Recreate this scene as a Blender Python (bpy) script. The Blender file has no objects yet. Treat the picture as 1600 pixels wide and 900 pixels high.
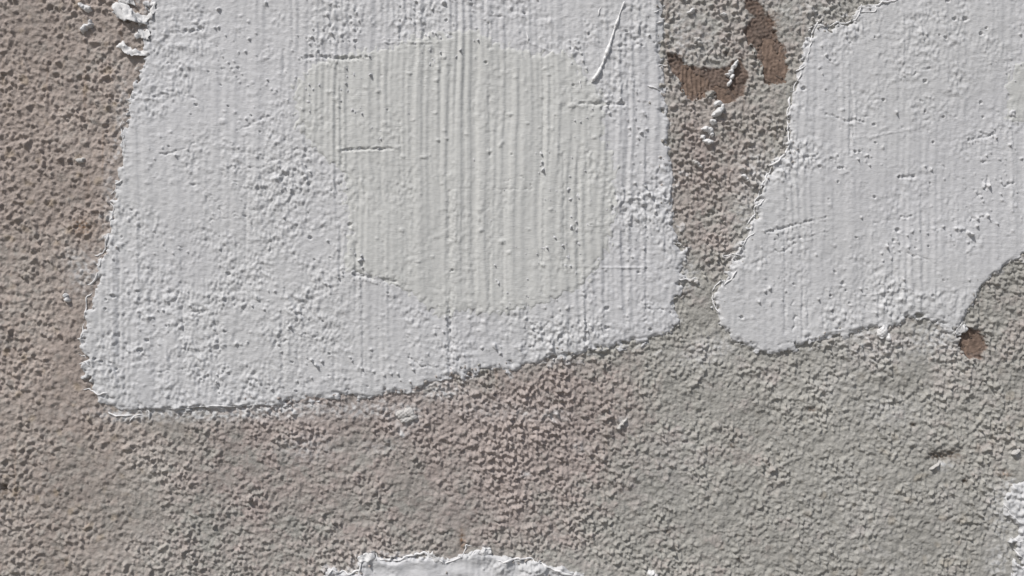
import bpy, math
import numpy as np

# ------------------------------------------------------------------ camera, world, sun, exposure
S = 0.0005                       # one photograph pixel on the wall = 0.5 mm
ZC = 1.40                        # height of the picture centre above the ground
sc = bpy.context.scene
cam_data = bpy.data.cameras.new('camera')
cam = bpy.data.objects.new('camera', cam_data)
sc.collection.objects.link(cam)
cam_data.sensor_width = 36.0
cam_data.lens = 30.0
cam_data.clip_start = 0.01
cam_data.clip_end = 200.0
cam.location = (0.0, -0.6690, ZC)
cam.rotation_euler = (math.radians(90), 0, 0)
sc.camera = cam

SUN = np.array([-0.40, -0.48, 0.78])      # towards the sun: up, a little left, raking the wall
SUN /= np.linalg.norm(SUN)
world = bpy.data.worlds.new('World')
sc.world = world
world.use_nodes = True
wn = world.node_tree
bg = wn.nodes['Background']
sky = wn.nodes.new('ShaderNodeTexSky')
sky.sky_type = 'NISHITA'
sky.sun_disc = False
sky.sun_elevation = math.asin(SUN[2])
sky.sun_rotation = math.atan2(SUN[0], SUN[1])
sky.air_density = 1.0
sky.dust_density = 3.0
sky.ozone_density = 1.0
wn.links.new(sky.outputs[0], bg.inputs[0])
bg.inputs[1].default_value = 0.072

sun_data = bpy.data.lights.new('sun', 'SUN')
sun_data.energy = 3.35
sun_data.angle = math.radians(3.0)
sun_data.color = (1.0, 0.972, 0.94)
sun = bpy.data.objects.new('sun', sun_data)
sc.collection.objects.link(sun)
from mathutils import Vector
sun.rotation_euler = Vector(SUN.tolist()).to_track_quat('Z', 'Y').to_euler()
sun.location = (-1, -2, 4)

sc.view_settings.view_transform = 'Standard'
sc.view_settings.look = 'None'
sc.view_settings.exposure = 0.0
sc.view_settings.gamma = 1.0
sc.view_settings.use_curve_mapping = False

COL = sc.collection
rng = np.random.default_rng(7)

# ------------------------------------------------------------------ helpers: raster fields
G = 1.5                                    # raster step in photograph pixels
X0, Y0 = -702.0, -453.0
NX, NY = 2004, 1204
PX = (X0 + G * np.arange(NX)).astype(np.float32)
PY = (Y0 + G * np.arange(NY)).astype(np.float32)
XX, YY = np.meshgrid(PX, PY)
FX = np.fft.rfftfreq(NX, G)[None, :]
FY = np.fft.fftfreq(NY, G)[:, None]
FR = np.sqrt(FX ** 2 + FY ** 2)


def filt(a, k):
    return np.fft.irfft2(np.fft.rfft2(a) * k, s=(NY, NX)).astype(np.float32)


def unit(a):
    return (a - a.mean()) / a.std()


def white():
    return rng.standard_normal((NY, NX), dtype=np.float32)


def band(wl, rel=0.45, ax=1.0):
    """noise of one wavelength; ax > 1 stretches it sideways"""
    f = np.sqrt((FX * ax) ** 2 + FY ** 2)
    f0 = 1.0 / wl
    return unit(filt(white(), np.exp(-((f - f0) / (rel * f0)) ** 2)))


def low(sx, sy=None):
    sy = sx if sy is None else sy
    return unit(filt(white(), np.exp(-2 * math.pi ** 2 * ((FX * sx) ** 2 + (FY * sy) ** 2))))


def blur(a, s):
    return filt(a, np.exp(-2 * math.pi ** 2 * s * s * FR ** 2))


def sstep(a, b, x):
    t = np.clip((x - a) / (b - a), 0, 1)
    return t * t * (3 - 2 * t)


def blob(cx, cy, rx, ry, p=2.0):
    return np.exp(-((((XX - cx) / rx) ** 2 + ((YY - cy) / ry) ** 2) ** (p / 2)))


def sample(F, x, y):
    """bilinear look-up in a raster field"""
    u = np.clip((np.asarray(x, np.float32) - X0) / G, 0, NX - 1.001)
    v = np.clip((np.asarray(y, np.float32) - Y0) / G, 0, NY - 1.001)
    i = u.astype(int); j = v.astype(int); a = u - i; b = v - j
    return (F[j, i] * (1 - a) + F[j, i + 1] * a) * (1 - b) + (F[j + 1, i] * (1 - a) + F[j + 1, i + 1] * a) * b


def sdf_poly(poly, x, y):
    """signed distance to a polygon, positive inside"""
    P = np.array(poly, np.float32)
    Q = np.roll(P, -1, axis=0)
    d2 = np.full(x.shape, 1e12, np.float32)
    ins = np.zeros(x.shape, bool)
    for (ax, ay), (bx, by) in zip(P, Q):
        ex, ey = bx - ax, by - ay
        wx, wy = x - ax, y - ay
        t = np.clip((wx * ex + wy * ey) / (ex * ex + ey * ey + 1e-9), 0, 1)
        d2 = np.minimum(d2, (wx - ex * t) ** 2 + (wy - ey * t) ** 2)
        c = (ay > y) != (by > y)
        if by != ay:
            ins ^= c & (x < (bx - ax) * (y - ay) / (by - ay) + ax)
    d = np.sqrt(d2)
    return np.where(ins, d, -d)


def seg_dist(x, y, a, b):
    ex, ey = b[0] - a[0], b[1] - a[1]
    t = np.clip(((x - a[0]) * ex + (y - a[1]) * ey) / (ex * ex + ey * ey + 1e-9), 0, 1)
    return np.sqrt((x - a[0] - ex * t) ** 2 + (y - a[1] - ey * t) ** 2), t


def win(x0, y0, x1, y1):
    i0 = max(0, int((x0 - X0) / G)); i1 = min(NX, int((x1 - X0) / G) + 2)
    j0 = max(0, int((y0 - Y0) / G)); j1 = min(NY, int((y1 - Y0) / G) + 2)
    return slice(j0, j1), slice(i0, i1)


# ------------------------------------------------------------------ helpers: meshes
def world_co(px, py, h):
    co = np.empty(px.shape + (3,), np.float32)
    co[..., 0] = (px - 800.0) * S
    co[..., 1] = -h * S
    co[..., 2] = ZC + (450.0 - py) * S
    return co


def make_mesh(name, co, quads, col=None, smooth=True):
    me = bpy.data.meshes.new(name)
    n, q = len(co), len(quads)
    me.vertices.add(n)
    me.vertices.foreach_set('co', np.ascontiguousarray(co, np.float32).ravel())
    me.loops.add(q * 4)
    me.loops.foreach_set('vertex_index', np.ascontiguousarray(quads, np.int32).ravel())
    me.polygons.add(q)
    me.polygons.foreach_set('loop_start', np.arange(0, q * 4, 4, dtype=np.int32))
    if smooth:
        me.polygons.foreach_set('use_smooth', np.ones(q, bool))
    if col is not None:
        at = me.color_attributes.new('tint', 'FLOAT_COLOR', 'POINT')
        c = np.ones((n, 4), np.float32)
        c[:, :3] = col
        at.data.foreach_set('color', c.ravel())
    me.update(calc_edges=True)
    me.validate()
    return me


def field_mesh(name, px, py, h, keep=None, col=None):
    """height field (2-D arrays) as a mesh, keeping the cells whose corners are all kept"""
    ny, nx = h.shape
    idx = np.arange(ny * nx).reshape(ny, nx)
    a, b, c, d = idx[:-1, :-1], idx[1:, :-1], idx[1:, 1:], idx[:-1, 1:]
    quads = np.stack([a, b, c, d], -1).reshape(-1, 4)
    if keep is not None:
        k = keep[:-1, :-1] | keep[1:, :-1] | keep[1:, 1:] | keep[:-1, 1:]
        quads = quads[k.ravel()]
    co = world_co(px, py, h).reshape(-1, 3)
    used = np.unique(quads)
    remap = np.zeros(ny * nx, np.int32)
    remap[used] = np.arange(len(used))
    cc = None if col is None else col.reshape(-1, 3)[used]
    return make_mesh(name, co[used], remap[quads], cc)


def link(name, me, mat, parent=None):
    o = bpy.data.objects.new(name, me)
    COL.objects.link(o)
    if me is not None and mat is not None:
        me.materials.append(mat)
    if parent is not None:
        o.parent = parent
        o.matrix_parent_inverse = parent.matrix_world.inverted()
    return o


def thing(name, label, cat, px, py, group=None):
    o = bpy.data.objects.new(name, None)
    COL.objects.link(o)
    o.empty_display_size = 0.02
    o.location = ((px - 800) * S, 0, ZC + (450 - py) * S)
    o['label'] = label
    o['category'] = cat
    if group:
        o['group'] = group
    bpy.context.view_layer.update()
    return o


# ------------------------------------------------------------------ materials
def mat_mineral(name, rough, spec, bump_px, bump_amt, mottle, base=None, aniso=None):
    m = bpy.data.materials.new(name)
    m.use_nodes = True
    nt = m.node_tree
    p = nt.nodes['Principled BSDF']
    p.inputs['Roughness'].default_value = rough
    p.inputs['Specular IOR Level'].default_value = spec
    tc = nt.nodes.new('ShaderNodeTexCoord')
    geo = nt.nodes.new('ShaderNodeNewGeometry')
    mp = nt.nodes.new('ShaderNodeMapping')
    nt.links.new(geo.outputs['Position'], mp.inputs['Vector'])
    if aniso:
        mp.inputs['Scale'].default_value = aniso
    n1 = nt.nodes.new('ShaderNodeTexNoise')
    n1.inputs['Scale'].default_value = 1.0 / (bump_px * S)
    n1.inputs['Detail'].default_value = 3.0
    nt.links.new(mp.outputs[0], n1.inputs['Vector'])
    b = nt.nodes.new('ShaderNodeBump')
    b.inputs['Strength'].default_value = 1.0
    b.inputs['Distance'].default_value = bump_amt * S
    nt.links.new(n1.outputs['Fac'], b.inputs['Height'])
    nt.links.new(b.outputs['Normal'], p.inputs['Normal'])
    n2 = nt.nodes.new('ShaderNodeTexNoise')
    n2.inputs['Scale'].default_value = 1.0 / (9 * S)
    n2.inputs['Detail'].default_value = 5.0
    n2.inputs['Roughness'].default_value = 0.65
    nt.links.new(geo.outputs['Position'], n2.inputs['Vector'])
    mr = nt.nodes.new('ShaderNodeMapRange')
    mr.inputs['From Min'].default_value = 0.25
    mr.inputs['From Max'].default_value = 0.75
    mr.inputs['To Min'].default_value = 1 - mottle
    mr.inputs['To Max'].default_value = 1 + mottle
    nt.links.new(n2.outputs['Fac'], mr.inputs['Value'])
    mul = nt.nodes.new('ShaderNodeVectorMath')
    mul.operation = 'SCALE'
    if base is None:
        at = nt.nodes.new('ShaderNodeAttribute')
        at.attribute_name = 'tint'
        nt.links.new(at.outputs['Color'], mul.inputs[0])
    else:
        mul.inputs[0].default_value = base
    nt.links.new(mr.outputs[0], mul.inputs['Scale'])
    nt.links.new(mul.outputs[0], p.inputs['Base Color'])
    return m


M_RENDER = mat_mineral('painted_render', 0.75, 0.25, 3.2, 1.1, 0.10)
M_OUTER = mat_mineral('outer_render', 0.8, 0.25, 8.0, 11.0, 0.10)
M_BARE = mat_mineral('bare_render', 0.95, 0.1, 2.6, 0.9, 0.22)
M_FILL = mat_mineral('white_filler', 0.62, 0.30, 2.6, 0.42, 0.03, aniso=(0.5, 1, 1.3))
M_SKIM = mat_mineral('skim_filler', 0.66, 0.28, 2.6, 0.42, 0.025, aniso=(0.35, 1, 1.4))
M_CRUMB = mat_mineral('crumb_filler', 0.55, 0.35, 4.0, 0.6, 0.05, base=(0.69, 0.69, 0.692))
M_OLD = mat_mineral('weathered_crumb_filler', 0.7, 0.25, 4.0, 0.7, 0.08, base=(0.50, 0.49, 0.475))
M_RIM = mat_mineral('fresh_rim_filler', 0.5, 0.4, 4.0, 0.4, 0.04, base=(0.76, 0.76, 0.765))

# ------------------------------------------------------------------ the stucco height field
lowA, lowB, lowC, lowD = low(90), low(45), low(22), low(160)
base = 0.9 * lowD + 0.5 * lowB

# zone maps (photograph pixels)
zl = 1 - sstep(140, 420, XX + 0.15 * (YY - 450))                     # soft, rounded render on the left
zr = sstep(1000, 1400, XX + 0.35 * (YY - 700)) * sstep(480, 640, YY)  # flatter render at lower right
zm = np.clip(1 - zl - zr, 0, 1)

grain = np.zeros((NY, NX), np.float32)
grain_l = np.zeros((NY, NX), np.float32)
gcol = np.zeros((NY, NX), np.float32)                                # a shade of its own for every grain


def stamp_grains(grain, n, rmin, rmax, hmin, hmax, seed, xmax=9999, rnd=0.0, e0=0.40, e1=1.0):
    """angular grains: little tilted polygons with worn edges, piled on each other"""
    r_ = np.random.default_rng(seed)
    xs = r_.uniform(PX[0] + 16, min(PX[-1] - 16, xmax), n); ys = r_.uniform(PY[0] + 16, PY[-1] - 16, n)
    rs = rmin + (rmax - rmin) * r_.random(n) ** 1.9
    hs = hmin + (hmax - hmin) * r_.random(n) ** 1.3
    asp = r_.uniform(1.0, 1.9, n); th = r_.normal(-0.3, 0.75, n)
    A = (np.arange(6)[None] + r_.uniform(-0.35, 0.35, (n, 6))) * (math.pi / 3)
    K = r_.uniform(0.75, 1.15, (n, 6))
    ca, sa = np.cos(A) / K, np.sin(A) / K
    ed = r_.uniform(e0, e1, n); tl = r_.normal(0, 0.22, (n, 2)); gc = r_.normal(0, 1, n)
    for k in range(n):
        R = rs[k] * 1.6
        i0 = int((xs[k] - R - X0) / G); i1 = int((xs[k] + R - X0) / G) + 2
        j0 = int((ys[k] - R - Y0) / G); j1 = int((ys[k] + R - Y0) / G) + 2
        dx = PX[i0:i1][None, :] - xs[k]; dy = PY[j0:j1][:, None] - ys[k]
        c, s_ = math.cos(th[k]), math.sin(th[k]); q = asp[k] ** 0.5
        u = (dx * c + dy * s_) / (rs[k] * q); v = (-dx * s_ + dy * c) / (rs[k] / q)
        r = (u[None] * ca[k][:, None, None] + v[None] * sa[k][:, None, None]).max(0)
        if rnd:
            r = (1 - rnd) * r + rnd * np.sqrt(u * u + v * v)
        t = np.clip((1.0 - r) / ed[k], 0, 1)
        h = hs[k] * t * (2 - t) * (1 + tl[k, 0] * u + tl[k, 1] * v)
        g = grain[j0:j1, i0:i1]
        h = h + 0.22 * g * (t > 0)
        m = h > g
        g[m] = h[m]
        gcol[j0:j1, i0:i1][m] = gc[k]


stamp_grains(grain, 20000, 3.0, 6.8, 0.35, 1.25, 11)
stamp_grains(grain, 62000, 1.7, 3.9, 0.15, 1.0, 12)
stamp_grains(grain_l, 7500, 4.0, 8.5, 0.2, 1.2, 13, 520, 0.5, 0.8, 1.15)
stamp_grains(grain_l, 9000, 2.2, 5.2, 0.15, 0.8, 14, 520, 0.5, 0.8, 1.1)

fine = band(7.0); mid = band(16.0, 0.5, 0.8); worm = band(24.0, 0.5)


def cells(size, seed, asp=1.35):
    """angular cells (nearest jittered seed), one random value each"""
    r_ = np.random.default_rng(seed)
    sx, sy = size * asp ** 0.5, size / asp ** 0.5
    xw = XX + 0.18 * size * mid + 0.12 * size * fine; yw = YY + 0.18 * size * worm
    gx = np.floor((xw - X0) / sx).astype(np.int32) + 3; gy = np.floor((yw - Y0) / sy).astype(np.int32) + 3
    nx, ny = int(NX * G / sx) + 9, int(NY * G / sy) + 9
    gx = np.clip(gx, 1, nx - 2); gy = np.clip(gy, 1, ny - 2)
    jx = r_.random((ny, nx), dtype=np.float32); jy = r_.random((ny, nx), dtype=np.float32); val = r_.standard_normal((ny, nx), dtype=np.float32)
    best = np.full((NY, NX), 1e9, np.float32); out = np.zeros((NY, NX), np.float32)
    for oy in (-1, 0, 1):
        for ox_ in (-1, 0, 1):
            cx = gx + ox_; cy = gy + oy
            d2 = ((cx - 3 + jx[cy, cx]) * sx + X0 - xw) ** 2 + (((cy - 3 + jy[cy, cx]) * sy + Y0 - yw) * asp) ** 2
            m = d2 < best
            best[m] = d2[m]; out[m] = val[cy, cx][m]
    return out


cell_s, cell_l = cells(9.0, 51), cells(19.0, 52)
crisp = blur(grain, 0.35)
soft = blur(grain, 1.1)
skew = lambda n: (np.exp(0.6 * np.clip(n, -3, 2.6)) - 1.2) / 0.6       # rounded lumps over shallow hollows
rip_l = skew(unit(band(15.0, 0.5, 0.8) + 0.4 * band(8.5, 0.4, 0.8)))
rip_m = skew(unit(band(11.5, 0.45, 0.8) + 0.5 * band(6.5, 0.4, 0.8)))
ga = zl * (0.4 * soft * 2.1 + 0.6 * crisp * 2.1 + 0.50 * rip_l + 0.34 * rip_m + 0.9) + zm * (crisp * 3.1 + 0.64 * rip_m + 0.6) + zr * (crisp * 2.6 + 0.64 * rip_m + 0.5)
ga *= np.clip(1.0 + 0.20 * lowC + 0.14 * lowA + 0.22 * low(11), 0.35, 1.6)
rough = unit(filt(white(), 1 / (1 + (FR * 30) ** 1.6)))               # all scales at once
wall = base + ga + 0.25 * mid + 0.3 * worm + 0.4 * rough + 0.10 * fine + (0.30 * zl + 0.42 * zm + 0.40 * zr) * np.clip(blur(cell_s, 0.5), -1.5, 2)
# places where the coat was rubbed flatter
flat = sstep(0.6, 1.9, low(18, 11)) * 0.45
wall = wall * (1 - flat) + flat * (base + 2.0 + 0.3 * mid + 0.3 * rough)

# ------------------------------------------------------------------ stucco colours
brown = np.array([0.338, 0.291, 0.263], np.float32)
pink = np.array([0.345, 0.302, 0.283], np.float32)
grey = np.array([0.364, 0.357, 0.332], np.float32)
cool = np.array([0.40, 0.397, 0.388], np.float32)
pale = np.array([0.60, 0.605, 0.61], np.float32)
dark_brown = np.array([0.13, 0.105, 0.085], np.float32)
rust = np.array([0.24, 0.15, 0.095], np.float32)

wl_ = np.clip(zl * 0.95 - 0.3 * sstep(560, 800, YY) * zl + (0.12 * lowB + 0.12 * gcol + 0.08 * cell_l) * zl, 0, 1)
wp = np.clip(blob(600, 730, 420, 190) * 0.85 + blob(720, 740, 150, 130) * 0.25 + 0.13 * gcol + 0.17 * cell_l + 0.08 * cell_s + blob(330, 720, 160, 110) * 0.35 + blob(1090, 300, 60, 170) * 0.4 + blob(560, 640, 160, 40) * 0.6
             + blob(1180, 690, 60, 120) * 0.25 + blob(960, 640, 110, 60) * 0.4 + 0.20 * lowA + 0.13 * lowC, 0, 1)
wc = np.clip(blob(1060, 740, 90, 120) * 0.5 + blob(470, 690, 80, 60) * 0.5 + blob(1250, 60, 60, 80) * 0.4
             + 0.22 * lowB + 0.14 * lowC + 0.16 * cell_l + 0.06 * cell_s - 0.05, 0, 1)
tint = np.empty((NY, NX, 3), np.float32)
tint[:] = grey


def lay(c, w):
    global tint
    tint += (c - tint) * w[..., None]


lay(cool, wc * 0.8)
lay(pink, wp * (1 - zl))
lay(brown, wl_)
tint *= 1.04 * (1 + (0.05 * gcol + 0.035 * cell_s) * (1 - 0.4 * zl) + 0.05 * lowC)[..., None]
# worn paint: drips of rust run down the left side
drip = np.clip(low(2.0, 34) - 1.5, 0, 1) * (0.5 + 0.5 * zl) * sstep(0.0, 1.0, lowA + 0.6)
lay(rust, np.clip(drip * 0.32, 0, 0.4))
ochre = np.clip(band(34.0, 0.6) - 1.4, 0, 1) * (0.35 * zl + 0.2 * zr)
lay(np.array([0.33, 0.26, 0.17], np.float32), np.clip(ochre, 0, 0.4))
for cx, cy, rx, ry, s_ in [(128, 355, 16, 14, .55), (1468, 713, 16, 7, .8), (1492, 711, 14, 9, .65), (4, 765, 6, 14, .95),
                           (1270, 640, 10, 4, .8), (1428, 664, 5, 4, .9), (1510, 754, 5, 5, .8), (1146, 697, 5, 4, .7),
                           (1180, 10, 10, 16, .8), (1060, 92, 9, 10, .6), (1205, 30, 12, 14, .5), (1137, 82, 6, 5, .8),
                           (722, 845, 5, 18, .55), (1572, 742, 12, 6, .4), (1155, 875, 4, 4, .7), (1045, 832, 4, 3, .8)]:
    lay(dark_brown if s_ > .6 else rust, np.clip(blob(cx, cy, rx, ry) * s_ * (1 + 0.5 * fine), 0, 1))  # dark brown and rust-coloured spots, many of them over the pock marks
# thin smears of white filler dragged over the grains
smear_n = 0.5 + 0.5 * np.tanh(1.4 * band(11.0) + 0.6 * (grain - 0.5) * 2)
for cx, cy, rx, ry, s_ in [(128, 425, 22, 32, .55), (108, 400, 14, 12, .35), (635, 648, 20, 17, 1.0), (628, 678, 8, 7, .9),
                           (480, 700, 42, 22, .40), (440, 640, 80, 12, .8), (565, 640, 50, 13, .6), (310, 646, 130, 11, .95),
                           (195, 648, 30, 11, .9), (690, 612, 34, 12, .8), (865, 650, 18, 10, .6), (820, 648, 14, 8, .4),
                           (1400, 545, 80, 22, .35), (1470, 525, 40, 22, .8), (1075, 430, 16, 22, .65), (1120, 540, 30, 16, .5),
                           (1062, 60, 14, 70, .45), (1100, 60, 40, 60, .30), (1085, 560, 40, 16, .35), (1180, 255, 20, 26, .4),
                           (1165, 330, 18, 40, .4), (1570, 800, 22, 40, .6), (1560, 880, 18, 26, .6), (1390, 640, 46, 22, .30),
                           (590, 700, 30, 12, .25), (905, 700, 10, 8, .5), (820, 742, 7, 5, .7), (975, 660, 10, 9, .6),
                           (760, 640, 60, 16, .25), (230, 30, 22, 40, .45), (190, 175, 12, 60, .4), (170, 300, 10, 50, .4),
                           (1475, 728, 12, 6, 1.0), (1590, 710, 8, 5, .7), (1195, 10, 60, 20, .2), (1270, 20, 50, 30, .3)]:
    lay(pale, np.clip(blob(cx, cy, rx, ry) * s_ * (0.25 + 1.1 * smear_n), 0, 0.9))

# outlines of the filler patches (photograph pixels)
MAIN = [(233, -105), (234, -60), (233, 0), (229, 60), (223, 100), (206, 148), (195, 180), (189, 230), (184, 280), (173, 310), (166, 360),
        (156, 420), (149, 450), (137, 490), (129, 530), (133, 580), (141, 602), (160, 628), (200, 640), (260, 639), (330, 637),
        (400, 634), (480, 628), (560, 621), (640, 611), (690, 596), (760, 584), (830, 571), (900, 555), (960, 544), (1010, 531),
        (1056, 517), (1058, 470), (1066, 432), (1069, 392), (1058, 378), (1052, 340), (1050, 270), (1045, 200), (1040, 140),
        (1036, 80), (1034, 0), (1032, -60), (1030, -105)]
RIGHT = [(1268, 50), (1272, 38), (1292, 39), (1320, 34), (1338, 24), (1346, 12), (1382, 3), (1405, -8), (1480, -60), (1560, -100), (1710, -105),
         (1730, 60), (1715, 260), (1670, 350), (1602, 397), (1575, 411), (1550, 431), (1530, 455), (1518, 480), (1506, 512),
         (1492, 521), (1470, 506), (1440, 494), (1420, 492), (1400, 505), (1380, 515), (1340, 521), (1300, 526), (1260, 541),
         (1230, 547), (1205, 552), (1180, 546), (1150, 531), (1130, 515), (1122, 490), (1115, 460), (1130, 441), (1150, 405),
         (1160, 380), (1175, 345), (1185, 310), (1200, 272), (1225, 241), (1235, 225), (1234, 190), (1236, 150), (1250, 110),
         (1258, 80)]
BOTTOM = [(498, 906), (518, 892), (556, 894), (560, 876), (582, 868), (606, 876), (640, 873), (680, 870), (702, 880), (722, 868),
          (745, 858), (770, 868), (800, 872), (840, 878), (872, 888), (918, 902), (990, 940), (1000, 990), (900, 1030), (520, 1020),
          (440, 950)]
CORNER = [(1604, 742), (1588, 757), (1574, 782), (1574, 804), (1590, 817), (1596, 835), (1589, 852), (1594, 872), (1588, 900), (1592, 960),
          (1640, 1010), (1760, 990), (1770, 780), (1700, 720), (1640, 722)]

# grains just outside a patch caught some of its filler
for poly, reach in ((MAIN, 16.0), (RIGHT, 14.0), (BOTTOM, 10.0), (CORNER, 26.0)):
    w = win(min(p[0] for p in poly) - 40, min(p[1] for p in poly) - 40, max(p[0] for p in poly) + 40, max(p[1] for p in poly) + 40)
    d = sdf_poly(poly, XX[w], YY[w])
    k = (cell_s[w] > 0.5 - 0.6 * lowC[w] - d / reach * 1.7) & (d < 2)
    tint[w] += (pale - tint[w]) * (0.62 * k * (0.6 + 0.4 * smear_n[w]))[..., None]

# ------------------------------------------------------------------ bare spots: recesses in the stucco
SPOTS = [
    dict(floor=[(1060, 112), (1075, 106), (1096, 118), (1104, 132), (1100, 146), (1086, 152), (1075, 146), (1066, 130)],
         stain=[(1042, 80), (1056, 84), (1075, 98), (1110, 112), (1135, 104), (1160, 92), (1168, 120), (1162, 146), (1140, 158),
                (1128, 150), (1112, 140), (1098, 152), (1078, 150), (1062, 126), (1048, 108)],
         lev=0.2, comb=1.0, label='brown bare spot with vertical comb lines beside the large white patch'),
    dict(floor=[(1120, 140), (1130, 136), (1142, 142), (1145, 152), (1136, 162), (1124, 158)], stain=None, lev=0.6, comb=0.1,
         label='small tan bare spot above the curled white crumb'),
    dict(floor=[(1196, 62), (1210, 58), (1222, 84), (1227, 112), (1222, 128), (1200, 126), (1196, 100)],
         stain=[(1168, -6), (1184, 2), (1196, 16), (1210, 40), (1224, 72), (1231, 108), (1226, 130), (1198, 132), (1192, 104), (1176, 72),
                (1168, 50), (1180, 26), (1166, 12)],
         lev=0.4, comb=0.35, label='tall brown bare spot left of the second white patch'),
    dict(floor=[(1504, 518), (1518, 516), (1534, 524), (1538, 540), (1530, 553), (1512, 554), (1503, 545), (1502, 530)],
         stain=[(1502, 515), (1520, 512), (1538, 522), (1542, 540), (1532, 556), (1510, 556), (1501, 545)], lev=0.2, comb=0.1,
         label='small reddish brown bare hole under the cut edge of the white patch'),
]
for sp in SPOTS:
    if sp['stain']:
        w = win(min(p[0] for p in sp['stain']) - 20, min(p[1] for p in sp['stain']) - 20,
                max(p[0] for p in sp['stain']) + 20, max(p[1] for p in sp['stain']) + 20)
        d = sdf_poly(sp['stain'], XX[w], YY[w]) + 1.0 + 1.8 * cell_s[w] + 1.6 * cell_l[w]
        k = sstep(-1.2, 1.2, d)[..., None]
        bc = np.array([0.138, 0.098, 0.078], np.float32) * np.clip(1 + 0.20 * cell_s[w] + 0.12 * fine[w], 0.45, 1.6)[..., None]
        tint[w] += (bc - tint[w]) * k * 0.9
        kk = k[..., 0]
        wall[w] = wall[w] * (1 - 0.82 * kk) + kk * (0.45 * fine[w] + 0.45 * rough[w] - 1.1)
    fl = sp['floor']
    w = win(min(p[0] for p in fl) - 20, min(p[1] for p in fl) - 20, max(p[0] for p in fl) + 20, max(p[1] for p in fl) + 20)
    d = sdf_poly(fl, XX[w], YY[w]) + 2.6 * mid[w] + 2.6 * fine[w] + 2.4 * worm[w] - 2
    k = sstep(-2.5, 3.5, d)
    wall[w] = wall[w] * (1 - k) + k * (-8.0)
# pock marks in the stucco
for cx, cy, r, dep in [(4, 765, 7, 6), (1472, 716, 10, 7), (1460, 711, 6, 5), (1488, 712, 8, 5), (1502, 706, 6, 3), (1428, 665, 4, 4), (1510, 754, 5, 5), (1531, 651, 5, 3),
                       (1265, 640, 6, 3), (1138, 82, 5, 4), (1151, 80, 4, 4), (1337, 860, 4, 3), (1045, 832, 4, 3), (723, 850, 3, 3)]:
    w = win(cx - 25, cy - 25, cx + 25, cy + 25)
    r2 = ((XX[w] - cx) / r) ** 2 + ((YY[w] - cy) / (r * .8)) ** 2 + 0.25 * fine[w]
    wall[w] -= dep * np.exp(-np.maximum(r2, 0))

# ------------------------------------------------------------------ wall object
wall_obj = thing('stucco_wall', 'rough grey brown stucco wall behind the white filler patches', 'wall', 800, 450 + ZC / S)
fx = slice(int((-48 - X0) / G), int((1650 - X0) / G))
fy = slice(int((-45 - Y0) / G), int((945 - Y0) / G))
me = field_mesh('render_coat', XX[fy, fx], YY[fy, fx], wall[fy, fx], None, tint[fy, fx])
link('render_coat', me, M_RENDER, wall_obj)

# the same coat going on beyond the picture, coarser
st = 3
ox, oy, oh, oc = XX[::st, ::st], YY[::st, ::st], wall[::st, ::st].copy(), tint[::st, ::st]
inside = (ox > PX[fx][0] + 7) & (ox < PX[fx][-1] - 7) & (oy > PY[fy][0] + 7) & (oy < PY[fy][-1] - 7)
near = (ox > PX[fx][0] + 1) & (ox < PX[fx][-1] - 1) & (oy > PY[fy][0] + 1) & (oy < PY[fy][-1] - 1)
oh[near] -= 3
fade = np.clip(np.minimum.reduce([ox - PX[0], PX[-1] - ox, oy - PY[0], PY[-1] - oy]) / 70.0, 0, 1)
oh = oh * fade + 1.7 * (1 - fade)
oc = oc * fade[..., None] + grey * 1.04 * (1 - fade[..., None])
link('render_coat', field_mesh('render_coat_surround', ox, oy, oh, ~inside, oc), M_OUTER, wall_obj)


def coarse_axis(lo, hi, c0, c1):
    return np.unique(np.concatenate([np.linspace(lo, c0, 14), np.linspace(c0, c1, 5), np.linspace(c1, hi, 14)])).astype(np.float32)


ax_ = coarse_axis(-5200, 6800, X0 + 12, PX[-1] - 12)
ay_ = coarse_axis(-2600, 450 + ZC / S + 20, Y0 + 12, PY[-1] - 12)
cx_, cy_ = np.meshgrid(ax_, ay_)
ins = (cx_ > X0 + 20) & (cx_ < PX[-1] - 20) & (cy_ > Y0 + 20) & (cy_ < PY[-1] - 20)
k_in = np.zeros_like(ins)
a0, a1 = np.searchsorted(ax_, [X0 + 11, PX[-1] - 13]); b0, b1 = np.searchsorted(ay_, [Y0 + 11, PY[-1] - 13])
ny_, nx_ = cx_.shape
idx = np.arange(ny_ * nx_).reshape(ny_, nx_)
qa = []
for j in range(ny_ - 1):
    for i in range(nx_ - 1):
        if not (a0 <= i < a1 and b0 <= j < b1):
            qa.append((idx[j, i], idx[j + 1, i], idx[j + 1, i + 1], idx[j, i + 1]))
cco = np.ones((ny_ * nx_, 3), np.float32) * grey * 1.04
link('render_coat', make_mesh('render_coat_far', world_co(cx_, cy_, np.full_like(cx_, 1.6)).reshape(-1, 3), np.array(qa), cco), M_OUTER, wall_obj)
# masonry body behind the coat
x0, x1, z0, z1 = -3.0, 3.0, -0.01, ZC + 1.525
v = np.array([(x, y, z) for x in (x0, x1) for y in (0.012, 0.24) for z in (z0, z1)], np.float32)
q = np.array([(0, 4, 5, 1), (2, 3, 7, 6), (0, 1, 3, 2), (4, 6, 7, 5), (0, 2, 6, 4), (1, 5, 7, 3)])
link('masonry_core', make_mesh('masonry_core', v, q, np.ones((8, 3), np.float32) * 0.3, False), M_OUTER, wall_obj)

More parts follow.
